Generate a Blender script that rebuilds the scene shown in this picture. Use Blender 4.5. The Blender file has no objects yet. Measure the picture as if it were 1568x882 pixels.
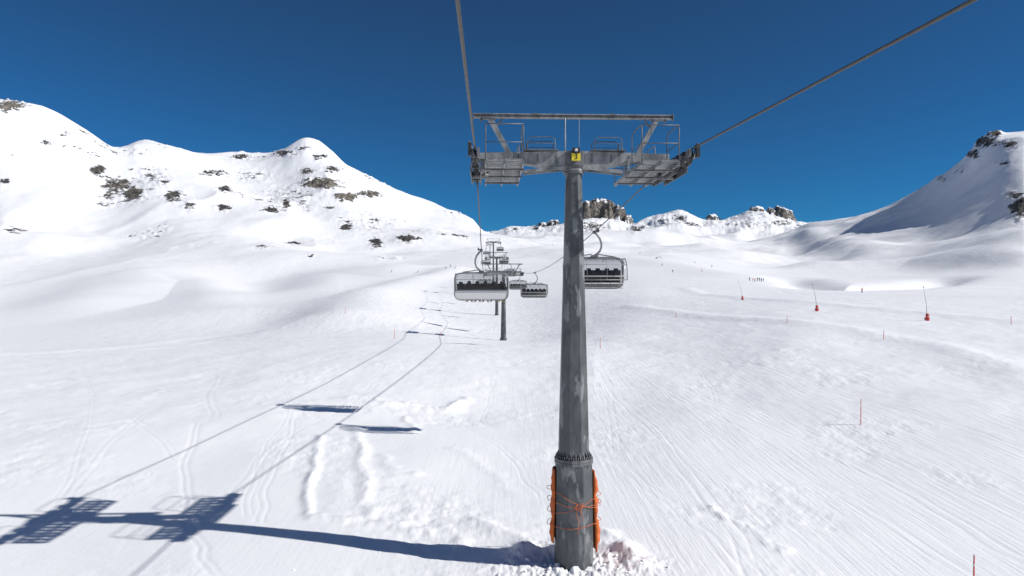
import bpy, math, random
import numpy as np
from mathutils import Vector, Matrix
random.seed(4)
F=1045.0; CX=784.0; CY=441.0
scene=bpy.context.scene
# ------------------------------------------------------------------ helpers
def pchip(xk,yk,xq):
    xk=np.asarray(xk,float); yk=np.asarray(yk,float); xq=np.asarray(xq,float)
    h=np.diff(xk); dl=np.diff(yk)/h
    m=np.zeros_like(yk)
    for i in range(1,len(xk)-1):
        if dl[i-1]*dl[i]>0:
            w1=2*h[i]+h[i-1]; w2=h[i]+2*h[i-1]
            m[i]=(w1+w2)/(w1/dl[i-1]+w2/dl[i])
    m[0]=dl[0]*0.5; m[-1]=dl[-1]*0.5
    q=np.clip(xq,xk[0],xk[-1])
    i=np.clip(np.searchsorted(xk,q)-1,0,len(xk)-2)
    t=(q-xk[i])/h[i]
    return ((2*t**3-3*t**2+1)*yk[i]+(t**3-2*t**2+t)*h[i]*m[i]+(-2*t**3+3*t**2)*yk[i+1]+(t**3-t**2)*h[i]*m[i+1])
def hsh(ix,iy,s):
    n=(ix*374761393+iy*668265263+s*1442695041)&0xffffffff
    n=((n^(n>>13))*1274126177)&0xffffffff
    return ((n^(n>>16))&0xffff)/65535.0
def gnoise(x,y,s=0):
    x0=np.floor(x); y0=np.floor(y); fx=x-x0; fy=y-y0
    ix=x0.astype(np.int64); iy=y0.astype(np.int64)
    u=fx*fx*fx*(fx*(fx*6-15)+10); v=fy*fy*fy*(fy*(fy*6-15)+10)
    def g(a,b,dx,dy):
        an=hsh(ix+a,iy+b,s)*6.2831853
        return np.cos(an)*dx+np.sin(an)*dy
    n00=g(0,0,fx,fy); n10=g(1,0,fx-1,fy); n01=g(0,1,fx,fy-1); n11=g(1,1,fx-1,fy-1)
    return ((n00*(1-u)+n10*u)*(1-v)+(n01*(1-u)+n11*u)*v)*1.5
def fbm(x,y,wl,octv,s=0,rough=0.5):
    r=0; a=1.0; f=1.0/wl
    for o in range(octv):
        r=r+a*gnoise(x*f+o*17.3,y*f-o*9.1,s+o); a*=rough; f*=2.03
    return r
def sstep(a,b,x):
    t=np.clip((x-a)/(b-a),0,1); return t*t*(3-2*t)

# ------------------------------------------------------------------ terrain stations
ST=[
 ([(0,3)],[('z',-8.9)]),
 ([(0,22)],[('z',-8.75)]),
 ([(0,45)],[(0,628),(400,622),(784,640),(1100,622),(1568,596)]),
 ([(0,75)],[(0,556),(300,545),(600,532),(784,536),(1000,530),(1250,505),(1568,503)]),
 ([(0,120)],[(0,538),(300,524),(600,507),(784,517),(1000,483),(1250,466),(1568,468)]),
 ([(0,220)],[(0,505),(200,498),(380,496),(500,480),(600,468),(784,474),(1000,448),(1250,447),(1568,448)]),
 ([(0,380),(1200,380),(1568,320)],[(0,466),(150,452),(300,452),(400,468),(520,440),(650,435),(784,431),(1000,420),(1250,430),(1400,434),(1568,440)]),
 ([(0,550),(1200,550),(1568,430)],[(0,425),(200,408),(400,430),(600,404),(700,402),(784,404),(1000,395),(1200,414),(1400,418),(1568,412)]),
 ([(0,800),(1200,820),(1400,720),(1568,580)],[(0,345),(200,372),(400,378),(600,378),(720,382),(784,386),(1000,382),(1200,402),(1300,388),(1400,374),(1568,345)]),
 ([(0,980),(500,1100),(784,1050),(1200,1080),(1400,930),(1568,760)],[(0,245),(110,275),(200,300),(400,300),(500,300),(600,335),(735,366),(784,368),(1000,374),(1200,386),(1300,362),(1400,334),(1500,288),(1568,262)]),
 ([(0,1150),(180,1300),(300,1500),(500,1500),(735,1300),(1000,1180),(1220,1450),(1400,1270),(1568,1030)],
  [(-300,100),(0,152),(30,160),(62,170),(85,182),(110,196),(140,212),(180,227),(220,222),(260,229),(300,236),(360,239),(400,237),(430,233),(450,225),(466,221),(485,227),(505,240),(530,262),(545,268),(600,291),(660,314),(700,329),(722,339),(742,360),(784,366),(830,362),(900,358),(1000,355),(1060,362),(1120,366),(1180,362),(1215,354),(1240,346),(1300,339),(1350,325),(1400,300),(1440,272),(1460,258),(1480,240),(1500,215),(1515,203),(1540,198),(1568,195),(1900,180)]),
 ([(0,1700),(784,1600),(1568,1650)],[(-300,190),(0,220),(300,290),(600,350),(735,385),(1000,370),(1150,372),(1240,362),(1400,345),(1568,270)]),
 ([(0,2500),(784,2300),(1568,2500)],
  [(-300,260),(0,300),(500,330),(735,360),(760,357),(784,350),(800,351),(825,350),(848,347),(880,340),(915,337),(945,340),(968,346),(990,338),(1010,332),(1040,326),(1060,332),(1078,338),(1102,338),(1130,333),(1150,328),(1170,328),(1186,332),(1212,340),(1222,344),(1260,346),(1400,350),(1568,330)]),
 ([(0,3400)],[(0,360),(784,385),(1568,370)]),
 ([(0,9500)],[(0,436),(1568,436)]),
]
def station_vals(xp):
    ds=[];zs=[]
    for dt,yt in ST:
        d=dt[0][1]*np.ones_like(xp) if len(dt)==1 else pchip([p[0] for p in dt],[p[1] for p in dt],xp)
        if yt[0][0]=='z': z=yt[0][1]*np.ones_like(xp)
        else: z=(CY-pchip([p[0] for p in yt],[p[1] for p in yt],xp))/F*d
        ds.append(d);zs.append(z)
    return np.array(ds),np.array(zs)
TH_C=math.radians(46)
def column_c(th,rs):
    xp=np.array([CX+F*math.tan(th)])
    ds,zs=station_vals(xp)
    k=np.log(ds[:,0]/math.cos(th))
    return pchip(k,zs[:,0],np.log(np.maximum(rs,1e-3)))
def column(th,rs):
    thc=max(-TH_C,min(TH_C,th))
    z=column_c(thc,rs)
    if abs(th)>TH_C:
        w=sstep(TH_C,math.pi,abs(th))
        z=(1-w)*z+w*0.5*(column_c(-TH_C,rs)+column_c(TH_C,rs))
    return z
def locate(x,y):
    th=math.atan((x-CX)/F)
    rs=np.exp(np.linspace(math.log(8),math.log(3000),5000))
    z=column(th,rs); d=rs*math.cos(th)
    yp=CY-F*z/d
    i=int(np.argmax(yp<=y))
    return d[i]*math.tan(th),d[i],z[i]

FEAT=[]
def feat(pts,amp,w,wob=0.0):
    p=np.array([locate(*p)[:2] for p in pts])
    if wob:
        t=np.linspace(0,len(p)-1,len(p)*8); q=np.stack([pchip(np.arange(len(p)),p[:,0],t),pchip(np.arange(len(p)),p[:,1],t)],-1)
        q[:,0]+=wob*fbm(t*3+p[0,0],t*0+3.3,1.0,3,7); q[:,1]+=wob*fbm(t*3+p[0,1],t*0+8.3,1.0,3,9); p=q
    FEAT.append((p,amp,w,wob>0))
feat([(492,668),(478,720),(470,790)],0.11,0.22,.2)
feat([(545,655),(556,720),(566,790)],0.11,0.34,.2)
feat([(520,668),(520,720),(520,790)],0.05,0.7,.2)
feat([(590,700),(600,720),(640,730)],0.06,0.30,.3)
feat([(470,795),(560,800),(640,815),(720,830)],0.11,0.3,.3)
feat([(545,612),(620,622),(690,628)],0.18,0.8,.3)
feat([(690,628),(712,610)],0.22,0.45,.2)
feat([(620,640),(640,665)],0.09,0.25,.3)
feat([(720,800),(830,840)],0.12,0.4,.4)
feat([(800,845),(850,842),(905,836),(960,850)],0.28,0.5,.3)
feat([(930,820),(985,870)],0.22,0.35,.3)
feat([(1090,780),(1150,815),(1200,850)],0.07,0.2,.4)
feat([(700,690),(760,730),(800,760)],0.04,0.4,.3)
# mid rolls
feat([(525,500),(535,480),(580,455),(640,432),(700,415)],3.6,15)
feat([(140,470),(230,425),(330,440),(385,492)],5.0,36)
feat([(440,470),(480,430),(600,415)],4.4,32)
feat([(0,545),(200,532),(330,515),(420,505)],0.45,3.5)
feat([(0,550),(200,538),(330,523),(600,517)],0.16,0.9)
feat([(960,470),(1100,487),(1300,505),(1450,535),(1568,572)],0.32,2.2)
feat([(1050,440),(1100,455),(1300,470),(1568,495)],0.35,3)
feat([(1200,405),(1330,388),(1450,382),(1568,372)],8.0,38)
feat([(1215,425),(1260,440),(1330,440),(1450,425)],-5.0,13)
feat([(1240,412),(1400,405),(1568,398)],5.0,22)
feat([(930,380),(1000,372),(1080,385),(1130,400)],8.0,40)
feat([(860,395),(960,400),(1060,410),(1120,425)],2.5,24)
feat([(1230,352),(1290,378),(1330,400)],7.0,26)
feat([(110,200),(220,290),(320,380),(420,420)],22.0,70)
feat([(260,240),(330,300),(420,360)],15.0,55)
feat([(466,225),(520,300),(640,370)],14.0,70)
feat([(700,345),(760,380),(860,392)],8.0,50)
TRK=[]
def track(pts,gap=0.32,w=0.07,dep=0.022):
    dep*=.75
    p=np.array([locate(*q)[:2] for q in pts])
    t=np.linspace(0,len(p)-1,len(p)*6); q0=np.stack([pchip(np.arange(len(p)),p[:,0],t),pchip(np.arange(len(p)),p[:,1],t)],-1)
    q0[:,0]+=.10*np.sin(t*5.1+p[0,0])+.06*np.sin(t*11+p[0,1])
    for s in (-0.5,0.5):
        q=q0.copy(); q[:,0]+=s*gap; TRK.append((q,dep*random.uniform(.6,1.3),w))
track([(335,575),(322,610),(330,640)],.5,.1,.02); track([(300,650),(285,720),(290,790),(310,850),(340,890)],.3,.1,.028)
track([(450,640),(410,740),(395,800)],.32,.07,.018); track([(240,620),(150,700),(60,800)],.4,.07,.012)
track([(700,640),(780,700),(830,760)],.32,.07,.014); track([(910,560),(980,640),(1080,760),(1160,890)],0.5,.07,.018)
track([(920,530),(1060,560),(1095,610),(1085,620)],0.3); track([(600,560),(560,600),(420,680),(360,760)],.4,.07,.015)
track([(960,560),(1150,640),(1400,760),(1568,860)],0.5,0.08,0.018)
track([(1000,560),(1250,660),(1568,790)],0.4,0.08,0.014)
track([(930,600),(960,720),(1060,800),(1130,885)],0.4,.07,.012)
track([(1100,540),(1350,620),(1568,690)],0.5,0.08,0.016)
track([(20,600),(200,640),(270,700)],0.4,.07,.012); track([(120,560),(140,640),(90,760)],.3,.06,.012)
track([(420,560),(440,640),(400,700),(380,790)],.3,.06,.014); track([(760,560),(740,640),(830,680)],.3,.06,.014)
track([(940,550),(1200,700),(1500,890)],.4,.07,.014); track([(1050,545),(1300,590),(1568,640)],.5,.09,.014)
def seg_add(X,Y,H,pts,amp,w,mod=False):
    x0,y0=pts.min(0)-3*w; x1,y1=pts.max(0)+3*w
    m=(X>x0)&(X<x1)&(Y>y0)&(Y<y1)
    if not m.any(): return
    px=X[m];py=Y[m]; best=np.full(px.shape,1e18)
    for a,b in zip(pts[:-1],pts[1:]):
        d=b-a; L=max((d**2).sum(),1e-9)
        t=np.clip(((px-a[0])*d[0]+(py-a[1])*d[1])/L,0,1)
        best=np.minimum(best,(px-a[0]-t*d[0])**2+(py-a[1]-t*d[1])**2)
    k=amp
    if mod: k=amp*np.clip(.85+.55*fbm(px,py,1.6,4,13,.55),0,2)
    H[m]+=k*np.exp(-best/(w*w))
ROCK=[(12,162,30,9,.9),(150,262,16,12,.85),(180,285,22,14,.9),(205,297,18,12,.95),(165,300,14,8,.7),(265,300,18,9,.75),(290,315,10,8,.7),
 (325,265,24,6,.7),(345,290,14,5,.75),(342,318,12,8,.7),(415,322,16,6,.8),(438,312,9,12,.75),(492,281,34,9,1.05),(530,302,18,7,1.05),(562,298,20,5,1.05),
 (530,348,12,5,.8),(576,372,11,9,.8),(622,365,20,6,.9),(436,235,20,5,.85),(370,241,18,4,.8),(405,378,20,3,.6),(450,372,16,3,.6),(466,228,12,5,.7),(490,240,14,6,.7),
 (505,318,10,4,.6),(600,395,30,3,.5),(475,392,12,3,.6),(510,260,18,6,.65),(20,352,18,5,.65),(5,278,12,5,.85),(100,205,10,5,.65),(70,218,16,5,.6),(25,240,12,4,.6),(250,280,10,6,.6),(470,262,14,5,.65),
 (380,270,40,10,.40),(230,270,40,20,.40),(450,300,50,16,.38),(560,340,50,16,.36),
 (1505,218,24,9,.95),(1490,238,14,8,.8),(1522,206,12,5,.95),(1562,320,18,20,.9),(1440,275,12,6,.5),(1545,222,14,8,.7),(1555,300,16,8,.7),(1535,250,14,6,.5),(1470,262,20,10,.42),
 (905,347,24,8,.6),(1042,335,12,7,.65),(1150,345,40,6,.45),(1015,340,16,6,.55),(975,350,16,6,.6),(820,350,10,4,.6),(1195,342,28,4,.6),(790,352,10,4,.5),(1060,345,20,4,.5),
 (1008,395,5,2,.5),(640,365,12,4,.65),(700,360,6,3,.4)]
CLIFF=[(902,19,313,345,45,.92),(926,21,310,345,45,.92),(944,14,317,345,40,.85),(956,14,332,348,30,.7),(1092,11,331,341,22,.8),(1198,17,324,340,30,.85),(1160,15,324,333,26,.6),(1182,9,328,338,20,.7),(848,13,339,350,25,.75),(866,8,341,349,20,.7),(832,9,342,350,18,.7),(1210,9,333,342,18,.8)]
def detail(X,Y,Zb,r):
    H=Zb.copy()
    far=sstep(380,900,r); mid=sstep(90,220,r)*(1-sstep(3000,5000,r)); near=1-sstep(60,120,r)
    H+=mid*(1-far*.5)*fbm(X,Y,90,2,11)*0.9
    rid=1-np.abs(fbm(X,Y,300,3,21,.42))*2
    H+=far*(rid-.6)*7.0*(1+.4*sstep(900,1400,r))
    H+=far*fbm(X,Y,60,3,31)*1.6
    vf=sstep(1850,2100,r)*(1-sstep(2900,3600,r))
    H+=vf*((1-2*np.abs(fbm(X,Y,90,5,35,.6)))*6-3)
    nb=near*sstep(6,14,r)
    H+=nb*(fbm(X,Y,11,2,41)*0.15)
    br=sstep(0.05,.55,fbm(X,Y,7,2,55))
    H+=nb*(0.004+0.03*br)*fbm(X,Y,1.1,4,51,0.6)
    H+=sstep(25,60,r)*(1-sstep(250,400,r))*0.07*fbm(X,Y,6,4,61,.6)
    for pts,a,w,mod in FEAT: seg_add(X,Y,H,pts,a,w,mod)
    for pts,dp,w in TRK: seg_add(X,Y,H,pts,-dp,w)
    fm=np.exp(-(((X-2.0)/2.2)**2+((Y-21.2)/1.3)**2))
    H+=fm*0.20*np.abs(fbm(X,Y,0.55,4,71,.6))
    fm=np.exp(-(((X+3.5)/2.6)**2+((Y-26)/2.5)**2))
    H+=fm*0.05*fbm(X,Y,0.9,3,73,.55)
    d=np.where(Y>1,Y,1); xp=CX+F*X/d; yp=CY-F*H/d
    mk=np.zeros_like(H); ok=(Y>100)&(r>400)
    for (a,b,sx,sy,s) in ROCK:
        m=ok&(np.abs(xp-a)<3*sx)&(np.abs(yp-b)<3*sy)
        mk[m]=np.maximum(mk[m],s*np.exp(-(((xp[m]-a)/sx)**2+((yp[m]-b)/sy)**2)))
    sc=sstep(.25,.75,fbm(X,Y,120,3,81))*far*(1-sstep(3000,4000,r))
    sc=sc*((yp<388)&(xp<720))
    mk=np.maximum(mk,sc*.35)
    H+=np.clip(mk,0,1)*(np.abs(fbm(X,Y,22,5,91,.65))*9*np.clip(r/1200,.5,1.8)-1.5)
    C=np.zeros_like(H)
    for (a,hw,yt,yb,dep,ms) in CLIFF:
        D=2290; Xc=(a-CX)/F*D; W=hw/F*D; Hh=(yb-yt)/F*D
        m=(np.abs(X-Xc)<W*1.8)&(np.abs(Y-D)<dep*2.2)
        if not m.any(): continue
        xx=X[m];yy=Y[m]
        q=1-((xx-Xc)/W)**2*.9-((yy-D)/dep)**2*.9+.45*fbm(xx,yy,max(18,W*.8),5,95,.6)
        t1=sstep(0,.35,q); t2=sstep(.25,.8,q)
        C[m]=np.maximum(C[m],Hh*(.55*t1+.45*t2)+t1*3*fbm(xx,yy,22,4,97,.6))
        mk[m]=np.maximum(mk[m],ms*np.where(q>-.1,np.clip(1.0-.85*sstep(.45,.95,q),0,1.1),0)*sstep(-.12,.08,q))
    return H+C,mk
def pt_detail(X,Y):
    th=math.atan2(X,Y); r=math.hypot(X,Y)
    z=column(th,np.array([r]))
    H,_=detail(np.array([X]),np.array([Y]),z,np.array([r]))
    return float(H[0])

def build_terrain():
    fr=np.linspace(math.radians(-41),math.radians(41),1000)
    sd=np.linspace(math.radians(41),math.radians(319),140)[1:-1]
    ths=np.concatenate([fr,sd]); nt=len(ths)
    rs=np.concatenate([np.exp(np.linspace(math.log(2),math.log(17),26))[:-1],
        np.exp(np.linspace(math.log(17),math.log(75),330))[:-1],
        np.exp(np.linspace(math.log(75),math.log(420),200))[:-1],
        np.exp(np.linspace(math.log(420),math.log(1750),280))[:-1],
        np.exp(np.linspace(math.log(1750),math.log(2180),30))[:-1],
        np.exp(np.linspace(math.log(2180),math.log(2600),75))[:-1],
        np.exp(np.linspace(math.log(2600),math.log(12000),26))])
    nr=len(rs)
    Z=np.zeros((nt,nr))
    for i,t in enumerate(ths):
        tt=t if t<=math.pi else t-2*math.pi
        Z[i]=column(tt,rs)
    X=np.sin(ths)[:,None]*rs[None]; Y=np.cos(ths)[:,None]*rs[None]; R=np.broadcast_to(rs[None],Z.shape)
    x=X.ravel(); y=Y.ravel(); z=Z.ravel(); r=R.ravel().copy()
    H,mk=detail(x,y,z,r)
    n=nt*nr
    co=np.empty((n+1,3),np.float32); co[:n,0]=x;co[:n,1]=y;co[:n,2]=H; co[n]=(0,0,-8.9)
    i=np.arange(nt)[:,None]; j=np.arange(nr-1)[None]
    i2=(i+1)%nt
    q=np.stack([i*nr+j,i2*nr+j,i2*nr+j+1,i*nr+j+1],-1).reshape(-1,4)[:, ::-1]
    ii=np.arange(nt); tri=np.stack([ii*nr,np.full(nt,n),((ii+1)%nt)*nr],-1)
    me=bpy.data.meshes.new('snow_ground'); 
    nl=q.size+tri.size; npz=len(q)+len(tri)
    me.vertices.add(n+1); me.loops.add(nl); me.polygons.add(npz)
    me.vertices.foreach_set('co',co.ravel())
    me.loops.foreach_set('vertex_index',np.concatenate([q.ravel(),tri.ravel()]).astype(np.int32))
    me.polygons.foreach_set('loop_start',np.concatenate([np.arange(len(q))*4,len(q)*4+np.arange(len(tri))*3]).astype(np.int32))
    me.update(calc_edges=True)
    me.polygons.foreach_set('use_smooth',np.ones(npz,bool))
    a=me.attributes.new('rock','FLOAT','POINT'); a.data.foreach_set('value',np.append(mk,0).astype(np.float32))
    d=np.where(y>1,y,1); xp=CX+F*x/d; yp=CY-F*H/d
    warm=np.exp(-(((xp-525)/60)**2+((yp-290)/25)**2))+.7*np.exp(-(((xp-920)/50)**2+((yp-325)/30)**2))+.8*np.exp(-(((xp-1195)/30)**2+((yp-330)/15)**2))+np.exp(-(((xp-12)/30)**2+((yp-162)/15)**2))+.4*np.exp(-(((xp-185)/60)**2+((yp-285)/35)**2))
    warm=np.where(r>400,np.clip(warm,0,1),0)
    a=me.attributes.new('warm','FLOAT','POINT'); a.data.foreach_set('value',np.append(warm,0).astype(np.float32))
    dirt=np.exp(-(((x-3.6)/0.9)**2+((y-21.3)/0.7)**2))
    a=me.attributes.new('dirt','FLOAT','POINT'); a.data.foreach_set('value',np.append(dirt,0).astype(np.float32))
    ob=bpy.data.objects.new('snow_ground',me); scene.collection.objects.link(ob)
    return ob

# ------------------------------------------------------------------ materials
def newmat(name):
    m=bpy.data.materials.new(name); m.use_nodes=True
    nt=m.node_tree; b=nt.nodes['Principled BSDF']; return m,nt,b
class NT:
    def __init__(s,nt): s.nt=nt
    def n(s,t,**k):
        nd=s.nt.nodes.new(t)
        for a,v in k.items(): setattr(nd,a,v)
        return nd
    def l(s,a,b): s.nt.links.new(a,b)
    def noise(s,vec,scale,det=4,rough=.5):
        n=s.n('ShaderNodeTexNoise'); n.inputs['Scale'].default_value=scale; n.inputs['Detail'].default_value=det; n.inputs['Roughness'].default_value=rough
        s.l(vec,n.inputs['Vector']); return n.outputs['Fac']
    def math(s,op,a,b=None,c=None):
        n=s.n('ShaderNodeMath',operation=op)
        for i,v in enumerate((a,b,c)):
            if v is None: continue
            if isinstance(v,(int,float)): n.inputs[i].default_value=v
            else: s.l(v,n.inputs[i])
        return n.outputs[0]
    def rng(s,v,a,b,c=0,d=1):
        n=s.n('ShaderNodeMapRange',interpolation_type='SMOOTHSTEP'); s.l(v,n.inputs[0])
        for i,q in enumerate((a,b,c,d)): n.inputs[i+1].default_value=q
        return n.outputs[0]
    def mix(s,f,a,b):
        n=s.n('ShaderNodeMix',data_type='RGBA')
        if isinstance(f,(int,float)): n.inputs[0].default_value=f
        else: s.l(f,n.inputs[0])
        for k,v in ((6,a),(7,b)):
            if isinstance(v,tuple): n.inputs[k].default_value=v+(1,)
            else: s.l(v,n.inputs[k])
        return n.outputs[2]
    def bump(s,h,st,dist,nrm=None):
        n=s.n('ShaderNodeBump'); n.inputs['Strength'].default_value=st; n.inputs['Distance'].default_value=dist
        s.l(h,n.inputs['Height'])
        if nrm is not None: s.l(nrm,n.inputs['Normal'])
        return n.outputs[0]
    def mapping(s,vec,sc,rot=(0,0,0)):
        n=s.n('ShaderNodeMapping'); n.inputs['Scale'].default_value=sc; n.inputs['Rotation'].default_value=rot; s.l(vec,n.inputs['Vector']); return n.outputs[0]
    def attr(s,nm):
        n=s.n('ShaderNodeAttribute',attribute_name=nm); return n.outputs['Fac']
def terrain_mat():
    m,nt,b=newmat('snow_and_rock'); k=NT(nt)
    pos=k.n('ShaderNodeNewGeometry').outputs['Position']
    sep=k.n('ShaderNodeSeparateXYZ'); k.l(pos,sep.inputs[0])
    ln=k.n('ShaderNodeVectorMath',operation='LENGTH'); k.l(pos,ln.inputs[0]); R=ln.outputs['Value']
    nearw=k.rng(R,50,140,1,0); farw=k.rng(R,300,700,0,1)
    rk=k.attr('rock'); n1=k.noise(k.mapping(pos,(1,1,1.6)),0.065,8,.74)
    f=k.math('ADD',rk,k.math('MULTIPLY',k.math('SUBTRACT',n1,.5),2.6))
    f=k.math('MULTIPLY',k.rng(f,.48,.56),k.rng(rk,.10,.2))
    n2=k.noise(k.mapping(pos,(1,1,1.3)),0.10,7,.72)
    dark=k.mix(k.rng(n2,.35,.65),(.03,.029,.031),(.17,.155,.14))
    wrm=k.mix(k.rng(n2,.38,.62),(.075,.068,.062),(.38,.34,.28))
    rc=k.mix(k.attr('warm'),dark,wrm)
    n3=k.noise(pos,.35,2,.6)
    sc=k.mix(n3,(.85,.87,.895),(.915,.92,.93))
    dn=k.noise(pos,5,3,.7)
    sc=k.mix(k.math('MULTIPLY',k.attr('dirt'),k.rng(dn,.45,.62,0,.55)),sc,(.42,.25,.27))
    k.l(k.mix(f,sc,rc),b.inputs['Base Color'])
    b.inputs['Roughness'].default_value=.62; b.inputs['Specular IOR Level'].default_value=.25
    s1=k.noise(k.mapping(pos,(5.5,.28,1),(0,0,math.radians(9))),1.0,4,.6)
    s2=k.noise(k.mapping(pos,(3.5,.22,1),(0,0,math.radians(-38))),1.0,4,.6)
    area=k.rng(k.noise(pos,.07,1,.5),.42,.58)
    rightw=k.rng(sep.outputs['X'],-2,8)
    g=k.math('ADD',k.math('MULTIPLY',s1,k.math('ADD',k.math('MULTIPLY',rightw,.8),.2)),k.math('MULTIPLY',s2,k.math('MULTIPLY',area,.5)))
    h0=k.noise(pos,7,5,.68)
    nr=k.bump(k.math('MULTIPLY',g,nearw),.48,.085)
    nr=k.bump(k.math('MULTIPLY',h0,nearw),.36,.028,nr)
    sf=k.noise(k.mapping(pos,(1,.3,1),(0,0,.25)),.6,6,.66)
    nr=k.bump(k.math('MULTIPLY',sf,k.math('MULTIPLY',k.rng(R,30,150),k.rng(R,900,1600,1,0))),.45,.5,nr)
    h2=k.noise(pos,.05,6,.6)
    nr=k.bump(k.math('MULTIPLY',h2,farw),.3,3.5,nr)
    nr=k.bump(k.math('MULTIPLY',n2,f),.8,9,nr)
    k.l(nr,b.inputs['Normal'])
    return m
def metal(name,c1,c2,scale=2.5,met=.35,rough=.5,blotch=None):
    m,nt,b=newmat(name); k=NT(nt)
    pos=k.n('ShaderNodeTexCoord').outputs['Object']
    n=k.noise(k.mapping(pos,(1,1,.45)),scale,7,.65)
    c=k.mix(k.rng(n,.36,.64),c1,c2)
    if blotch:
        nb=k.noise(k.mapping(pos,(1.5,1.5,.4)),1.5,6,.62)
        c=k.mix(k.rng(nb,.57,.61,0,.7),c,blotch)
    k.l(c,b.inputs['Base Color']); b.inputs['Metallic'].default_value=met
    k.l(k.rng(n,.3,.7,rough-.08,rough+.12),b.inputs['Roughness'])
    k.l(k.bump(k.noise(pos,14,5,.6),.15,.01),b.inputs['Normal'])
    return m
def plain(name,c,rough=.5,met=0,var=.25,scale=6):
    m,nt,b=newmat(name); k=NT(nt)
    pos=k.n('ShaderNodeTexCoord').outputs['Object']
    n=k.noise(pos,scale,5,.6)
    k.l(k.mix(n,tuple(x*(1-var) for x in c),tuple(min(1,x*(1+var)) for x in c)),b.inputs['Base Color'])
    b.inputs['Roughness'].default_value=rough; b.inputs['Metallic'].default_value=met
    k.l(k.bump(n,.2,.01),b.inputs['Normal'])
    return m
M={}
M['mast']=metal('weathered_mast_steel',(.055,.062,.068),(.105,.115,.122),2.2,.25,.55,(.24,.255,.26))
M['galv']=metal('galvanised_steel',(.15,.16,.165),(.32,.33,.33),3,.3,.5)
M['galvd']=metal('dark_galvanised_steel',(.08,.085,.09),(.18,.185,.19),3,.3,.55)
M['rubber']=plain('black_rubber',(.02,.02,.022),.6)
M['rope']=plain('steel_rope',(.075,.07,.065),.5,.4,.3,30)
M['yellow']=plain('yellow_sign_paint',(.75,.62,.03),.45)
M['black']=plain('black_paint',(.015,.015,.017),.5)
M['orange']=plain('orange_mattress_fabric',(.52,.12,.025),.85,0,.45,3)
M['cord']=plain('orange_cord',(.55,.14,.05),.7)
M['red']=plain('red_padding',(.5,.03,.03),.6)
M['redpole']=plain('red_pole_plastic',(.6,.07,.04),.5)
M['white']=plain('white_grey_panel',(.62,.63,.62),.4,0,.08)
M['seat']=plain('dark_seat_cushion',(.02,.021,.023),.7)
M['grey']=plain('grey_frame_paint',(.22,.225,.23),.45,.2)
def glassmat():
    m,nt,b=newmat('tinted_bubble'); k=NT(nt)
    out=nt.nodes['Material Output']
    t=k.n('ShaderNodeBsdfTransparent'); t.inputs[0].default_value=(.80,.81,.82,1)
    g=k.n('ShaderNodeBsdfGlossy'); g.inputs[0].default_value=(.7,.7,.7,1); g.inputs['Roughness'].default_value=.2
    lw=k.n('ShaderNodeLayerWeight'); lw.inputs[0].default_value=.3
    f=k.rng(lw.outputs['Fresnel'],0,1,.03,.35)
    mx=k.n('ShaderNodeMixShader'); k.l(f,mx.inputs[0]); k.l(t.outputs[0],mx.inputs[1]); k.l(g.outputs[0],mx.inputs[2]); k.l(mx.outputs[0],out.inputs[0])
    return m
M['bubble']=glassmat()

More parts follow.
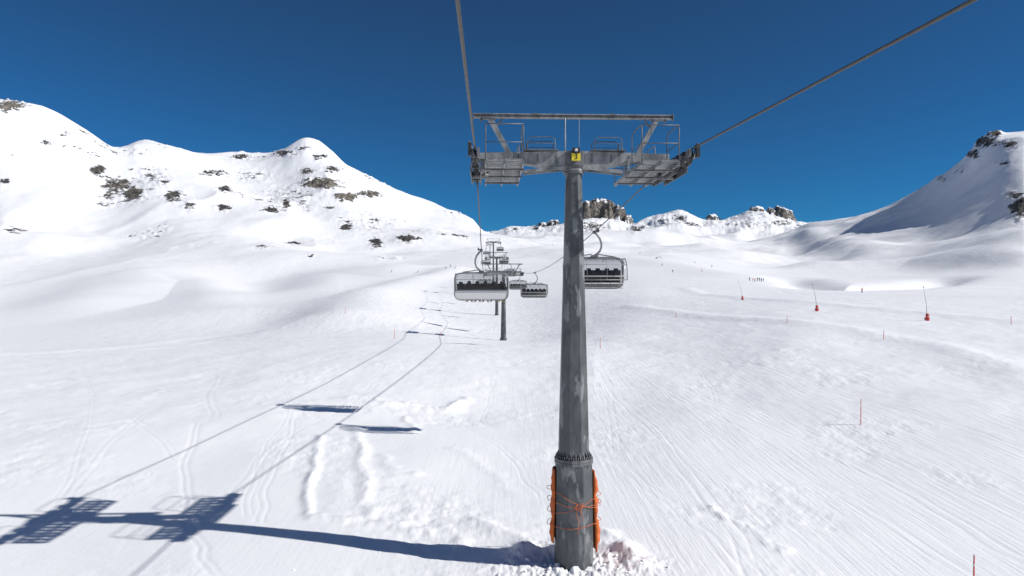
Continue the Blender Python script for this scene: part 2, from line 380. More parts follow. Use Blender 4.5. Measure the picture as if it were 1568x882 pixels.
# ------------------------------------------------------------------ mesh builder
class MB:
    def __init__(s): s.v=[];s.f=[];s.m=[];s.mats=[];s.sm=[]
    def mi(s,k):
        if k not in s.mats: s.mats.append(k)
        return s.mats.index(k)
    def add(s,vs,fs,mat,smooth=False):
        o=len(s.v); s.v+= [tuple(v) for v in vs]; i=s.mi(mat)
        for f in fs: s.f.append([o+q for q in f]); s.m.append(i); s.sm.append(smooth)
    def box(s,c,sz,mat,rot=None):
        hx,hy,hz=[q/2 for q in sz]; vs=[Vector((x,y,z)) for x in(-hx,hx) for y in(-hy,hy) for z in(-hz,hz)]
        if rot is not None: vs=[rot@v for v in vs]
        vs=[v+Vector(c) for v in vs]
        s.add(vs,[(0,1,3,2),(4,6,7,5),(0,4,5,1),(2,3,7,6),(0,2,6,4),(1,5,7,3)],mat)
    def bar(s,p0,p1,w,h,mat,up=(0,0,1)):
        p0=Vector(p0);p1=Vector(p1); d=(p1-p0); L=d.length; d.normalize()
        u=Vector(up); sdv=d.cross(u)
        if sdv.length<1e-3: sdv=d.cross(Vector((0,1,0)))
        sdv.normalize(); u=sdv.cross(d)
        rot=Matrix((d,sdv,u)).transposed()
        s.box((p0+p1)/2,(L,w,h),mat,rot)
    def tube(s,pts,r,mat,n=8,closed=False,cap=True):
        pts=[Vector(p) for p in pts]; N=len(pts)
        rr=r if isinstance(r,(list,tuple)) else [r]*N
        rings=[]; prev=None
        for i,p in enumerate(pts):
            if closed: d=pts[(i+1)%N]-pts[i-1]
            else: d=pts[min(i+1,N-1)]-pts[max(i-1,0)]
            d.normalize()
            if prev is None:
                a=Vector((0,0,1)) if abs(d.z)<.9 else Vector((1,0,0))
                u=d.cross(a).normalized()
            else: u=(prev-d*prev.dot(d)).normalized()
            prev=u; w=d.cross(u)
            rings.append([p+(u*math.cos(2*math.pi*k/n)+w*math.sin(2*math.pi*k/n))*rr[i] for k in range(n)])
        vs=[v for rg in rings for v in rg]; fs=[]
        for i in range(N if closed else N-1):
            a=i*n;b=((i+1)%N)*n
            for k in range(n): fs.append((a+k,a+(k+1)%n,b+(k+1)%n,b+k))
        if cap and not closed: fs.append(tuple(range(n))[::-1]); fs.append(tuple((N-1)*n+k for k in range(n)))
        s.add(vs,fs,mat,True)
    def cyl(s,c,ax,r,h,mat,n=16):
        c=Vector(c);ax=Vector(ax).normalized(); s.tube([c-ax*h/2,c+ax*h/2],r,mat,n)
    def prism(s,n,r0,r1,z0,z1,mat,c=(0,0),ph=None,cap=True):
        ph=math.pi/n if ph is None else ph; k=1/math.cos(math.pi/n)
        vs=[(c[0]+r*k*math.cos(ph+2*math.pi*i/n),c[1]+r*k*math.sin(ph+2*math.pi*i/n),z) for r,z in((r0,z0),(r1,z1)) for i in range(n)]
        fs=[(i,(i+1)%n,n+(i+1)%n,n+i) for i in range(n)]
        if cap: fs+=[tuple(range(n))[::-1],tuple(range(n,2*n))]
        s.add(vs,fs,mat)
    def obj(s,name,parent=None,bevel=0):
        me=bpy.data.meshes.new(name); me.from_pydata(s.v,[],s.f)
        for k in s.mats: me.materials.append(M[k])
        me.polygons.foreach_set('material_index',s.m); me.polygons.foreach_set('use_smooth',s.sm); me.update()
        o=bpy.data.objects.new(name,me); scene.collection.objects.link(o)
        if parent: o.parent=parent
        if bevel:
            b=o.modifiers.new('bevel','BEVEL'); b.width=bevel; b.segments=2; b.limit_method='ANGLE'
        return o
def empty(name,loc,rz=0):
    e=bpy.data.objects.new(name,None); e.location=loc; e.rotation_euler=(0,0,rz); scene.collection.objects.link(e); return e

# ------------------------------------------------------------------ line geometry
SL=-0.0367; YAW=math.atan(-SL); Y0=21.6; TX=1.95; G=3.08
def linex(d,off): return TX+off+SL*(d-Y0)
TOW=[(21.6,4.05),(113,2.6),(190,8.5),(290,19.5),(600,38)]
def ropez(d,side):
    if d<Y0: return 4.05+(0.055 if side<0 else 0.045)*(d-Y0)
    for (a,za),(b,zb) in zip(TOW[:-1],TOW[1:]):
        if d<=b:
            t=(d-a)/(b-a); s=(2.0 if side<0 else 1.35) if a<30 else (b-a)*.02
            return za+(zb-za)*t-4*s*t*(1-t)
    return TOW[-1][1]

def build_tower(d,zc,base,full=True,name='lift_tower'):
    H=zc-base-0.05
    e=empty(name,(linex(d,0),d,base),YAW)
    mb=MB(); s=1.0
    jh=3.35 if full else .3
    mb.prism(8,.60,.555,-.8,jh-.12,'mast'); mb.prism(8,.47,.245,jh+.12,H-.28,'mast')
    mb.prism(16,.60,.60,jh-.12,jh-.03,'galvd'); mb.prism(16,.60,.60,jh-.025,jh+.065,'galvd'); mb.prism(8,.49,.48,jh+.065,jh+.125,'mast')
    if full:
        for i in range(24):
            a=2*math.pi*i/24; ca,sa=math.cos(a),math.sin(a); rot=Matrix.Rotation(a,3,'Z')
            mb.add([rot@Vector(v) for v in [(.46,-.014,jh+.066),(.59,-.014,jh+.066),(.47,-.014,jh+.30),(.46,.014,jh+.066),(.59,.014,jh+.066),(.47,.014,jh+.30)]],[(0,1,2),(3,5,4),(0,3,4,1),(1,4,5,2),(0,2,5,3)],'galvd')
            mb.add([rot@Vector(v) for v in [(.545,-.014,jh-.121),(.59,-.014,jh-.121),(.55,-.014,jh-.33),(.545,.014,jh-.121),(.59,.014,jh-.121),(.55,.014,jh-.33)]],[(0,2,1),(3,4,5),(0,1,4,3),(1,2,5,4),(0,3,5,2)],'galvd')
            a2=a+math.pi/24; mb.cyl((.555*math.cos(a2),.555*math.sin(a2),jh+.0),(0,0,1),.022,.30,'galvd',6)
    mb.prism(8,.32,.32,H-.40,H-.34,'galvd'); mb.prism(8,.32,.32,H-.33,H-.27,'galv')
    mb.obj('mast',e,.008 if full else 0)
    c=MB(); yd=.20
    for sg in(-1,1):
        prof=[(0,-.27,.30),(.9,-.20,.28),(2.1,-.02,.24),(3.0,.03,.22)]
        vs=[];fs=[]
        for x,zb,zt in prof:
            for yy in(-yd,yd):
                for zz in(zb,zt): vs.append((sg*x,yy,H+zz))
        for i in range(3):
            a=i*4;b=a+4
            fs+=[(a,a+1,b+1,b),(a+2,b+2,b+3,a+3),(a+1,a+3,b+3,b+1),(a,b,b+2,a+2)]
        fs+=[(12,13,15,14)]
        c.add(vs,fs,'galv')
        c.bar((sg*.25,-yd-.02,H-.22),(sg*1.6,-yd-.02,H-.36),.03,.10,'galv')
        c.bar((sg*1.6,-yd-.02,H-.36),(sg*2.4,-yd-.02,H-.30),.03,.08,'galv')
        c.bar((sg*.25,yd+.02,H-.22),(sg*1.6,yd+.02,H-.36),.03,.10,'galv')
        for xx in (.55,1.15,1.75): c.box((sg*xx,-yd-.012,H+.06),(.05,.02,.34-.07*xx),'galvd')
        for yy in(-.32,.32):
            p=[(sg*.62,yy,H+.28),(sg*.62,yy,H+.62),(sg*.72,yy,H+.70),(sg*1.38,yy,H+.70),(sg*1.48,yy,H+.62),(sg*1.48,yy,H+.28)]
            c.tube(p,.016,'galvd',6); c.tube([(sg*.62,yy,H+.5),(sg*1.48,yy,H+.5)],.012,'galvd',6)
        c.box((sg*1.05,0,H+.30),(1.1,.72,.03),'galvd')
    c.box((0,-yd-.06,H+.05),(.56,.10,.46),'galvd'); c.prism(8,.26,.26,H-.31,H-.275,'galvd')
    c.obj('crossarm',e,.01 if full else 0)
    for sg in(-1,1):
        b=MB(); X=sg*G
        for i in range(8):
            y=-2.1+i*.6; zw=H-.17-.012*abs(y)**2
            b.cyl((X,y,zw),(1,0,0),.225,.075,'rubber',20); b.cyl((X,y,zw),(1,0,0),.15,.10,'galvd',14); b.cyl((X,y,zw),(1,0,0),.035,.22,'galv',8)
        for i in range(4):
            y=-1.8+i*1.2
            for o in(-.075,.075): b.bar((X+o,y-.36,H-.22),(X+o,y+.36,H-.22),.018,.13,'galvd')
            b.cyl((X,y,H-.30),(1,0,0),.05,.24,'galv',10)
        for i in(-1,1):
            for o in(-.11,.11): b.bar((X+o,i*1.2-.68,H-.33),(X+o,i*1.2+.68,H-.33),.02,.16,'galvd')
        for o in(-.15,.15): b.bar((X+o,-1.35,H-.46),(X+o,1.35,H-.46),.025,.2,'galvd')
        b.cyl((X-sg*.12,0,H-.46),(1,0,0),.1,.55,'galvd',12)
        b.bar((X-sg*.22,0,H-.42),(X-sg*.22,0,H+.12),.16,.18,'galv')
        for y in(-2.35,2.35):
            b.box((X+sg*.14,y,H-.12),(.10,.22,.36),'rubber'); b.bar((X,y-.1,H-.36),(X+sg*.16,y,H+.1),.05,.05,'galvd')
            b.box((X-sg*.1,y,H-.18),(.07,.3,.2),'galvd')
        b.obj('sheave_battery',e)
        w=MB(); x0=X-sg*.30; x1=X-sg*1.38; zz=H-.42; xm=(x0+x1)/2
        for xx in(x0,x1,xm): w.bar((xx,-2.1,zz),(xx,2.1,zz),.045,.11,'galv')
        n=15
        for i in range(n):
            y=-2.05+i*4.1/(n-1); w.box((xm,y,zz+.075),(abs(x1-x0)-.02,.215,.035),'galv')
            for q in range(9): w.box((x0+(x1-x0)*(q+.5)/9,y,zz+.10),(.02,.20,.025),'galvd')
        for y in(-1.3,0,1.3): w.box((xm,y,zz-.075),(abs(x1-x0)+.1,.07,.05),'galvd')
        w.bar((x1,-.25,zz-.06),(x1,-.25,H+.05),.06,.06,'galv'); w.bar((x1,.25,zz-.06),(x1,.25,H+.05),.06,.06,'galv')
        for xx in(x1+sg*.0,x0):
            for (ya,yb) in((-2.08,-.75),(.75,2.08)):
                p=[(xx,ya,zz),(xx,ya,zz+1.0),(xx,ya+.12,zz+1.12),(xx,yb-.12,zz+1.12),(xx,yb,zz+1.0),(xx,yb,zz)]
                w.tube(p,.018,'galvd',6); w.tube([(xx,ya,zz+.6),(xx,yb,zz+.6)],.014,'galvd',6)
        for y in(-2.08,2.08):
            w.tube([(x0,y,zz+1.1),(x1,y,zz+1.1)],.016,'galvd',6); w.tube([(x0,y,zz+.58),(x1,y,zz+.58)],.014,'galvd',6)
        w.obj('service_walkway',e)
    g=MB(); hz=H+1.42
    g.box((0,0,hz+.055),(6.3,.14,.03),'galv'); g.box((0,0,hz-.055),(6.3,.14,.03),'galv'); g.box((0,0,hz),(6.28,.025,.08),'galvd')
    for sg in(-1,1):
        g.bar((sg*2.02,0,H+.2),(sg*2.66,0,hz-.06),.13,.15,'galv'); g.box((sg*2.66,0,hz-.09),(.42,.18,.03),'galvd')
        g.bar((sg*2.25,0,hz-.08),(sg*2.52,0,hz-.42),.03,.05,'galvd')
        g.box((sg*3.16,0,hz),(.03,.18,.2),'galvd'); g.cyl((sg*2.92,0,hz-.12),(0,1,0),.05,.06,'galvd',10)
        g.box((sg*1.2,0,hz+.085),(.12,.1,.03),'galvd')
    g.tube([(-.28,-.1,H+.3),(-.28,-.1,hz-.07)],.022,'galv',6); g.tube([(-.24,.12,H+.3),(-.24,.12,hz-.07)],.012,'galv',6)
    g.tube([(.16,-.1,H+.3),(.16,-.1,hz-.07)],.010,'galv',6)
    g.obj('lifting_gantry',e,.004 if full else 0)
    if full:
        sgn=MB(); sgn.box((.02,-.42,H+.07),(.27,.03,.24),'yellow'); sgn.box((.02,-.40,H+.26),(.23,.16,.17),'black'); sgn.cyl((.02,-.49,H+.27),(0,1,0),.05,.04,'white',12)
        sgn.box((.02,-.33,H+.08),(.08,.14,.3),'galvd')
        sgn.obj('number_plate',e,.006)
        cu=bpy.data.curves.new('numeral','FONT'); cu.body='3'; cu.size=.25; cu.extrude=.003; cu.align_x='CENTER'; cu.align_y='CENTER'
        t=bpy.data.objects.new('numeral',cu); scene.collection.objects.link(t); t.parent=e; t.location=(.02,-.442,H+.07); t.rotation_euler=(math.pi/2,0,0); cu.materials.append(M['black'])
        p=MB()
        for (a0,z0,z1,th) in((155,.75,3.05,.10),(-38,.45,2.95,.15)):
            na=10;nz=26;vi=[];vo=[]
            for j in range(nz+1):
                z=z0+(z1-z0)*j/nz
                for i in range(na+1):
                    t=i/na
                    if a0==155: a=math.radians(180-(-30+ (60)*t))-math.radians(14)
                    else: a=math.radians(-30+60*t)+math.radians(14)
                    lean=.03*math.sin(z*2.1)+.10*(1-z/3)*(.4 if a0==155 else .9)
                    ri=.63+lean*.6
                    bul=th*(1+.18*math.sin(z*5+i)+.14*math.sin(j*1.9+i*.7))*(math.sin(math.pi*(t*.86+.07))**.4)*(min(1,4*j/nz+.45))*(min(1,4*(nz-j)/nz+.35))
                    for zr in (2.2,1.5): bul*=1-.45*math.exp(-((z-zr)/.09)**2)
                    vi.append((ri*math.cos(a),ri*math.sin(a),z)); vo.append(((ri+bul)*math.cos(a),(ri+bul)*math.sin(a),z))
            nv=len(vi);W=na+1;fs=[]
            for j in range(nz):
                for i in range(na):
                    q=j*W+i; fs.append((nv+q,nv+q+1,nv+q+W+1,nv+q+W)); fs.append((q,q+W,q+W+1,q+1))
                q=j*W; fs.append((q,nv+q,nv+q+W,q+W)); q=j*W+na; fs.append((q,q+W,nv+q+W,nv+q))
            for i in range(na):
                fs.append((i,i+1,nv+i+1,nv+i)); q=nz*W+i; fs.append((q,nv+q,nv+q+1,q+1))
            p.add(vi+vo,fs,'orange',True)
        p.obj('protective_mattress',e)
        r=MB()
        for (za,zb,ph) in((2.45,1.9,0),(2.1,2.0,1),(1.75,2.25,2),(1.35,1.45,3)):
            pts=[]
            for i in range(49):
                a=2*math.pi*i/48; rr=.645+.02*math.sin(a*3+ph)
                if math.sin(a)>-.2 : rr+=.12
                if abs(math.cos(a))>.85: rr+=.08
                pts.append((rr*math.cos(a),rr*math.sin(a),za+(zb-za)*(.5+.5*math.cos(a))+ -.05*abs(math.sin(a))))
            r.tube(pts,.009,'cord',5)
        r.tube([(.05,-.66,2.1),(.0,-.67,1.8),(.1,-.68,1.5),(.03,-.67,1.2)],.009,'cord',5)
        r.tube([(-.1,-.66,2.05),(.12,-.70,1.95),(.2,-.67,1.6)],.009,'cord',5)
        r.tube([(.05,-.66,2.1),(.2,-.70,2.15),(.12,-.69,1.9),(-.05,-.67,2.0),(.05,-.66,2.1)],.018,'cord',5)
        r.obj('lashing_cord',e)
    return e

# ------------------------------------------------------------------ people
PC={}
def pmat(c):
    if c not in PC: 
        nm='cloth_%d_%d_%d'%tuple(int(q*99) for q in c); M[nm]=plain(nm,c,.7,0,.15,8); PC[c]=nm
    return PC[c]
M['skin']=plain('skin',(.5,.3,.22),.6,0,.05)
def skin_body(chains):
    verts=[];edges=[];rad=[]
    for ch in chains:
        prev=None
        for (p,r) in ch:
            key=None
            for i,v in enumerate(verts):
                if (Vector(v)-Vector(p)).length<1e-4: key=i
            if key is None: verts.append(p); rad.append(r); key=len(verts)-1
            if prev is not None: edges.append((prev,key))
            prev=key
    me=bpy.data.meshes.new('b'); me.from_pydata(verts,edges,[]); ob=bpy.data.objects.new('b',me); scene.collection.objects.link(ob)
    sk=ob.modifiers.new('s','SKIN'); sv=me.skin_vertices[0].data
    for i,r in enumerate(rad): sv[i].radius=(r,r); sv[i].use_root=(i==0)
    ss=ob.modifiers.new('u','SUBSURF'); ss.levels=1; ss.render_levels=1
    dg=bpy.context.evaluated_depsgraph_get(); m2=bpy.data.meshes.new_from_object(ob.evaluated_get(dg))
    bpy.data.objects.remove(ob); return m2
def skier(loc,rz,jc,pc,hc,seated=False,name='skier',ski=(.7,.1,.1)):
    if seated:
        hip=(0,0,.12);che=(0,-.04,.45);nk=(0,-.03,.64);hd=(0,.0,.74);ht=(0,.01,.86)
        legs=[[(hip,.16),((s*.11,.06,.10),.12),((s*.14,.47,.12),.085),((s*.14,.50,-.30),.075),((s*.14,.58,-.36),.06),((s*.14,.68,-.37),.05)] for s in(-1,1)]
        arms=[[(che,.17),((s*.21,-.03,.53),.085),((s*.27,.06,.28),.065),((s*.2,.33,.25),.05),((s*.18,.40,.26),.045)] for s in(-1,1)]
        feet=[(s*.14,.60,-.42) for s in(-1,1)]
    else:
        hip=(0,0,.92);che=(0,.05,1.28);nk=(0,.07,1.48);hd=(0,.10,1.60);ht=(0,.11,1.73)
        legs=[[(hip,.155),((s*.10,.02,.82),.115),((s*.14,.12,.48),.08),((s*.15,-.02,.16),.075),((s*.15,.0,.09),.07),((s*.15,.14,.07),.05)] for s in(-1,1)]
        arms=[[(che,.17),((s*.21,.05,1.38),.08),((s*.30,.06,1.10),.062),((s*.28,.30,1.02),.048),((s*.28,.38,1.03),.045)] for s in(-1,1)]
        feet=[(s*.15,.05,.02) for s in(-1,1)]
    me=skin_body([[(hip,.16),(che,.18),(nk,.075),(hd,.105),(ht,.10)]]+legs+arms)
    mats=[pmat(jc),pmat(pc),pmat(hc),'skin','black']
    for q in mats: me.materials.append(M[q])
    hz=hd[2]
    for p in me.polygons:
        c=p.center; p.use_smooth=True
        if c.z>hz+.02: p.material_index=2
        elif c.z>nk[2]+.02 and abs(c.x)<.14: p.material_index=3 if c.y>hd[1]+.02 else 2
        elif seated:
            p.material_index= 1 if (c.z<.2 and abs(c.x)<.24 and (c.y>.02 or c.z<.08)) else 0
            if c.z<-.22: p.material_index=4
            if abs(c.x)>.12 and c.y>.36 and c.z>.2: p.material_index=4
        else:
            p.material_index=0 if c.z>.86 else (1 if c.z>.24 else 4)
            if abs(c.x)>.2 and c.y>.33: p.material_index=4
    o=bpy.data.objects.new(name,me); scene.collection.objects.link(o); o.location=loc; o.rotation_euler=(0,0,rz)
    k=MB(); sm=pmat(ski)
    for f in feet:
        n=10; vs=[];fs=[]
        for i in range(n+1):
            t=i/n; y=f[1]-.75+1.6*t; w=.05*(1-.25*math.sin(math.pi*t))*(1 if t<.93 else .5); z=f[2]-.03+(.12*max(0,t-.88)/.12 if t>.88 else 0)
            for dx in(-w,w):
                for dz in(0,.018): vs.append((f[0]+dx,y,z+dz))
        for i in range(n):
            a=i*4;b=a+4; fs+=[(a,b,b+1,a+1),(a+2,a+3,b+3,b+2),(a+1,b+1,b+3,a+3),(a,a+2,b+2,b)]
        fs+=[(0,1,3,2),(n*4,n*4+2,n*4+3,n*4+1)]
        k.add(vs,fs,sm); k.box((f[0],f[1]-.02,f[2]+.0),(.07,.3,.04),'black')
    for s in(-1,1):
        if seated: k.tube([(s*.18,.40,.28),(s*.22,.55,-.5)],.009,'black',5)
        else: k.tube([(s*.28,.38,1.08),(s*.38,.15,.02)],.009,'black',5)
    k.obj('skis_and_poles',o)
    return o

# ------------------------------------------------------------------ chairs
def rrect(w,h,r,n=6):
    out=[]
    for cx,cz,a0 in((w/2-r,h/2-r,0),(-w/2+r,h/2-r,90),(-w/2+r,-h/2+r,180),(w/2-r,-h/2+r,270)):
        for i in range(n+1):
            a=math.radians(a0+90*i/n); out.append((cx+r*math.cos(a),cz+r*math.sin(a)))
    return out
def build_chair(d,side,riders=0):
    x=linex(d,side*G); z=ropez(d,side); rz=YAW+(0 if side<0 else math.pi)
    e=empty('lift_chair',(x,d,z),rz)
    h=MB()
    h.box((0,0,-.02),(.16,.42,.16),'galvd'); h.box((-.12,0,.02),(.16,.3,.10),'galv'); h.cyl((-.2,.14,.05),(1,0,0),.09,.06,'rubber',12); h.cyl((-.2,-.14,.05),(1,0,0),.09,.06,'rubber',12)
    P=[(-.02,0,-.05),(-.16,0,-.18),(-.30,0,-.38),(-.38,0,-.62),(-.38,0,-.85),(-.30,0,-1.05),(-.16,0,-1.2),(0,0,-1.30),(0,0,-1.46)]
    h.tube(P,[.06,.06,.06,.058,.058,.06,.065,.07,.07],'grey',10)
    h.box((0,0,-1.33),(.34,.5,.12),'galvd')
    h.obj('hanger_arm',e,.01)
    f=MB()
    f.bar((-1.15,0,-1.40),(1.15,0,-1.40),.09,.09,'grey'); 
    for s in(-1,1):
        f.bar((s*.15,0,-1.22),(s*1.1,0,-1.36),.06,.06,'grey')
        f.tube([(s*1.1,0,-1.40),(s*1.5,-.05,-1.48),(s*1.60,-.1,-1.65),(s*1.61,-.15,-2.6),(s*1.55,-.1,-2.9),(s*1.4,0,-2.98)],.042,'grey',8)
    f.tube([(a,-.50,-2.26+b) for a,b in rrect(3.26,1.62,.36)],.035,'galv',8,True)
    outl=[(a,b) for a,b in rrect(3.18,1.54,.33,8)]
    low=[(a,-2.26+b) for a,b in outl if b<-.12]; low=sorted([q for q in low if q[0]<0],key=lambda q:-q[1])+sorted([q for q in low if q[0]>=0],key=lambda q:q[1])
    poly=[(low[0][0],-2.50)]+low+[(low[-1][0],-2.50)]
    n=len(poly); vs=[(a,-.49,b) for a,b in poly]+[(a,-.44,b) for a,b in poly]
    f.add(vs,[tuple(range(n)),tuple(range(2*n-1,n-1,-1))]+[(i,n+i,n+(i+1)%n,(i+1)%n) for i in range(n)],'white')
    f.bar((-1.58,-.53,-2.46),(1.58,-.53,-2.46),.04,.05,'galvd')
    f.bar((-1.5,0,-2.93),(1.5,0,-2.93),.09,.07,'grey'); f.bar((-1.45,-.38,-2.96),(1.45,-.38,-2.96),.07,.07,'galvd')
    f.tube([(-1.5,.55,-2.25),(-1.45,.62,-2.42),(1.45,.62,-2.42),(1.5,.55,-2.25)],.03,'white',8)
    for i in range(6):
        xx=-1.25+.5*i; f.tube([(xx,.62,-2.42),(xx,.72,-2.8),(xx,.70,-3.05)],.014,'galvd',6); f.tube([(xx-.17,.70,-3.05),(xx+.17,.70,-3.05)],.018,'galvd',6)
    f.obj('frame',e)
    s=MB()
    for i in range(6):
        xx=-1.25+.5*i
        s.box((xx,-.05,-2.80),(.485,.62,.13),'seat'); s.box((xx,-.36,-2.42),(.485,.10,.70),'seat',Matrix.Rotation(math.radians(-8),3,'X'))
        s.box((xx,-.41,-2.03),(.24,.07,.12),'seat',Matrix.Rotation(math.radians(-8),3,'X'))
    s.box((0,.275,-2.80),(2.96,.02,.07),'white')
    s.obj('seats',e,.03)
    b=MB()
    prof=[(-.46,-2.44),(-.50,-1.95),(-.46,-1.66),(-.28,-1.50),(0,-1.455),(.3,-1.47),(.58,-1.58),(.80,-1.80),(.93,-2.1),(.98,-2.45),(.95,-2.62)]
    xs=[-1.58,-1.5,-1.3,-.65,0,.65,1.3,1.5,1.58]; dr=[.10,.03,0,0,0,0,0,.03,.10]
    vs=[(xx,y*(1-q),z-q*.4*(1 if z>-2 else 0)) for (y,z) in prof for xx,q in zip(xs,dr)]
    W=len(xs); fs=[(j*W+i,j*W+i+1,(j+1)*W+i+1,(j+1)*W+i) for j in range(len(prof)-1) for i in range(W-1)]
    b.add(vs,fs,'bubble',True)
    b.obj('bubble_canopy',e)
    b=MB()
    for sx in(-1.6,1.6): b.tube([(sx,y,z) for y,z in prof],.025,'grey',6)
    b.tube([(-1.6,.95,-2.62),(1.6,.95,-2.62)],.028,'grey',6); b.tube([(-1.6,.80,-1.80),(1.6,.80,-1.80)],.015,'grey',6)
    for xx in(-.53,.53): b.tube([(xx,y,z+.005) for y,z in prof[2:]],.012,'grey',6)
    b.obj('bubble_frame',e)
    if riders:
        cols=[((.05,.06,.10),(.03,.03,.04),(.03,.03,.03)),((.45,.05,.04),(.04,.04,.05),(.1,.1,.1)),((.08,.16,.3),(.55,.45,.04),(.02,.02,.03)),((.6,.5,.05),(.35,.04,.04),(.1,.1,.1)),((.06,.2,.14),(.03,.03,.03),(.2,.2,.2))]
        c,sn=math.cos(rz),math.sin(rz)
        for i in range(riders):
            xx=-.75+.5*i; yy=-.08; lx=x+c*xx-sn*yy; ly=d+sn*xx+c*yy
            a=cols[i%5]; skier((lx,ly,z-2.74),rz,a[0],a[1],a[2],True,'seated_skier',[(.7,.6,.05),(.6,.05,.05),(.05,.05,.05),(.7,.7,.7)][i%4])
    return e

# ------------------------------------------------------------------ build all
ter=build_terrain(); ter.data.materials.append(terrain_mat())
build_tower(Y0,4.05,-8.75,True)
for d,zc in TOW[1:]:
    bz=pt_detail(linex(d,0),d)
    build_tower(d,zc,bz,False)
def build_rope(side):
    mb=MB()
    ds=list(np.arange(-40,-3,2.0)); off=side*G
    near=np.arange(-3,Y0+3,.03)
    n=24; vs=[];fs=[]
    for i,dd in enumerate(near):
        z=ropez(dd,side); x=linex(dd,off); tw=dd*2*math.pi/.42
        for k in range(n):
            a=2*math.pi*k/n; r=.0235+.0045*abs(math.cos(3*(a)))
            aa=a+tw/6*1.0
            vs.append((x+r*math.cos(aa),dd,z+r*math.sin(aa)))
    for i in range(len(near)-1):
        for k in range(n): fs.append((i*n+k,i*n+(k+1)%n,(i+1)*n+(k+1)%n,(i+1)*n+k))
    mb.add(vs,fs,'rope',True)
    mb.tube([(linex(q,off),q,ropez(q,side)) for q in ds+[-3]],.0255,'rope',10)
    mb.tube([(linex(q,off),q,ropez(q,side)) for q in [Y0+2.97]+list(np.arange(26,600,2.0))],.026,'rope',8)
    mb.obj('haul_rope')
build_rope(-1); build_rope(1)
build_chair(42,-1,5)
for d in(37,84,128,172,235,300): build_chair(d,1)
for d in(132,): build_chair(d,-1,4)
for d in(225,330): build_chair(d,-1)

def marker(x,y,h,name='piste_marker_pole',r=.018):
    X,Y,_=locate(x,y); Z=pt_detail(X,Y)
    mb=MB(); mb.tube([(0,0,-.3),(0,0,h*.5),(.01,0,h)],[r,r,r*.85],'redpole',8); mb.tube([(.01,0,h),(.01,0,h+.03)],[r*1.15,r*.6],'white',8)
    mb.tube([(0,0,h*.72),(0,0,h*.78)],r*1.12,'white',8)
    o=mb.obj(name); o.location=(X,Y,Z)
for a in((1318,650,1.45),(1491,905,1.1),(919,534,1.2),(604,519,1.3),(1353,522,.9),(1548,498,1.0),(674,515,.9),(529,503,1.3),(1205,497,.9),(1035,487,1.0)):
    marker(*a,r=.022 if a[1]>600 else .03)
def lance(x,y,h,lean):
    X,Y,_=locate(x,y); Z=pt_detail(X,Y)
    mb=MB(); mb.tube([(0,0,-.3),(lean*.3,0,h*.5),(lean,0,h)],[.04,.028,.016],'grey',8)
    mb.box((lean,0,h),(.08,.08,.14),'galv')
    mb.tube([(0,-.02,.0),(0,-.02,.1),(lean*.05,-.02,.8),(lean*.06,-.02,.88)],[.19,.21,.19,.13],'red',12)
    mb.box((0,.1,.25),(.42,.4,.3),'red'); mb.box((0,-.24,.5),(.3,.02,.08),'white')
    o=mb.obj('snow_lance'); o.location=(X,Y,Z)
lance(1420,491,4.2,-.5); lance(1251,476,4.0,-.7); lance(1137,460,4.0,-.9); lance(1075,420,4.0,-.5)
cl=[((.04,.05,.08),(.03,.03,.03)),((.5,.05,.05),(.03,.03,.04)),((.05,.05,.05),(.04,.04,.05)),((.05,.12,.3),(.03,.03,.03))]
for i,(x,y,rz) in enumerate([(1148,432,.4),(1153,433,1.2),(1160,432,2.0),(1166,433,2.8),(1010,395,1),(1014,409,2),(1030,418,0),(683,419,.5),(697,418,1.5),(1320,446,.3),(886,393,1),(640,420,2),(1064,404,1),
    (1156,434,.9),(1163,432,2.2),(1169,432,1.1),(980,390,.4),(1012,401,1.7),(822,384,.6),(846,379,2.1),(812,372,.2),(1090,412,2.2),(690,416,.6),(600,421,1.2)]):
    X,Y,_=locate(x,y); Z=pt_detail(X,Y); a=cl[i%4]
    skier((X,Y,Z-.02),rz,a[0],a[1],(.05,.05,.05))

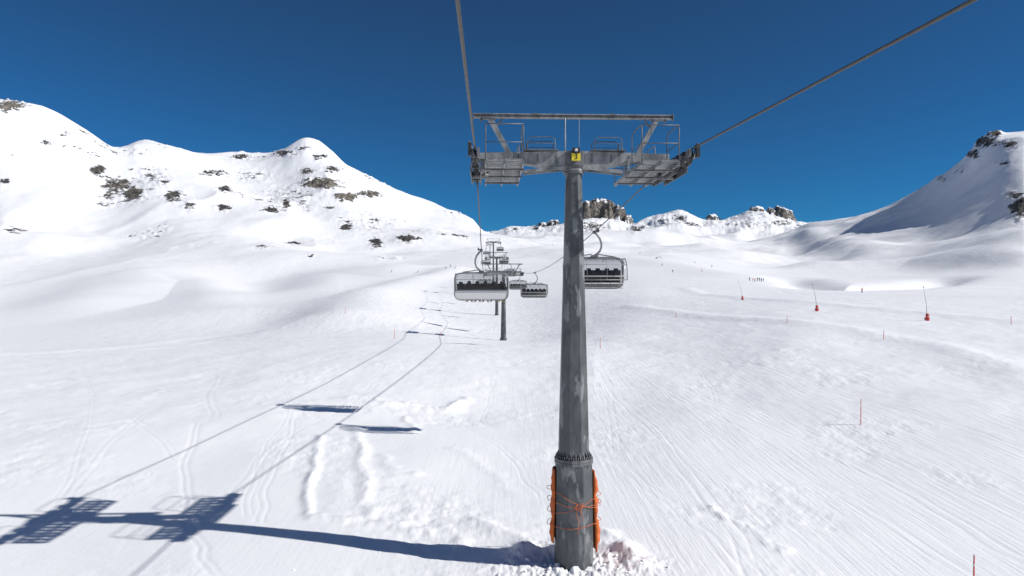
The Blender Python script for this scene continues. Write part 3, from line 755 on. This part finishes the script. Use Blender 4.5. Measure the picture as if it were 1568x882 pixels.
def chunks():
    mb=MB(); rnd=random.Random(7)
    for i in range(90):
        if i<60: X=rnd.gauss(2.2,1.3);Y=rnd.gauss(20.9,.55)
        else: X=rnd.uniform(-9,8);Y=rnd.uniform(21,34)
        if abs(X-1.95)<.62 and abs(Y-21.6)<.62: continue
        s=rnd.uniform(.02,.075)*(1 if i<60 else .6); Z=pt_detail(X,Y)
        vs=[];fs=[]; nu,nv=7,5
        ph=rnd.random()*6
        for j in range(nv+1):
            t=math.pi*j/nv
            for k in range(nu):
                a=2*math.pi*k/nu; r=s*(1+.3*math.sin(a*2+ph+j)+.15*math.sin(5*a+j*2+ph))
                vs.append((X+r*math.sin(t)*math.cos(a),Y+r*math.sin(t)*math.sin(a),Z+s*.1+r*.6*math.cos(t)))
        for j in range(nv):
            for k in range(nu): fs.append((j*nu+k,(j+1)*nu+k,(j+1)*nu+(k+1)%nu,j*nu+(k+1)%nu))
        mb.add(vs,fs,'snowc',True)
    mb.obj('snow_clumps')
M['snowc']=plain('snow_clump',(.88,.89,.91),.7,0,.03,8)
chunks()

# ------------------------------------------------------------------ light, sky, camera
sd=Vector((16.9,-4.3,12.7)).normalized()
L=bpy.data.lights.new('sun','SUN'); L.energy=4.8; L.angle=math.radians(.5); L.color=(1,.965,.92)
lo=bpy.data.objects.new('sun',L); scene.collection.objects.link(lo); lo.rotation_euler=sd.to_track_quat('Z','Y').to_euler()
w=bpy.data.worlds.new('World'); scene.world=w; w.use_nodes=True; k=NT(w.node_tree)
sky=k.n('ShaderNodeTexSky',sky_type='NISHITA'); sky.sun_disc=False; sky.sun_elevation=math.asin(sd.z); sky.sun_rotation=math.atan2(sd.x,sd.y)
sky.altitude=2800; sky.air_density=1.0; sky.dust_density=0.2; sky.ozone_density=3.0
bg=w.node_tree.nodes['Background']; bg.inputs['Strength'].default_value=.075
sp=k.n('ShaderNodeSeparateColor'); k.l(sky.outputs[0],sp.inputs[0])
cb=k.n('ShaderNodeCombineColor')
k.l(k.math('MULTIPLY_ADD',sp.outputs[0],.08,.17),cb.inputs[0])
k.l(k.math('MULTIPLY',k.math('POWER',sp.outputs[1],1.1),.54),cb.inputs[1])
k.l(k.math('MULTIPLY',k.math('POWER',sp.outputs[2],1.3),.55),cb.inputs[2])
k.l(cb.outputs[0],bg.inputs[0])
cam=bpy.data.cameras.new('camera'); cam.lens=24; cam.sensor_width=36; cam.clip_start=.1; cam.clip_end=20000
co=bpy.data.objects.new('camera',cam); scene.collection.objects.link(co); co.rotation_euler=(math.pi/2,0,0); scene.camera=co
scene.view_settings.view_transform='Standard'; scene.view_settings.look='None'; scene.view_settings.exposure=0
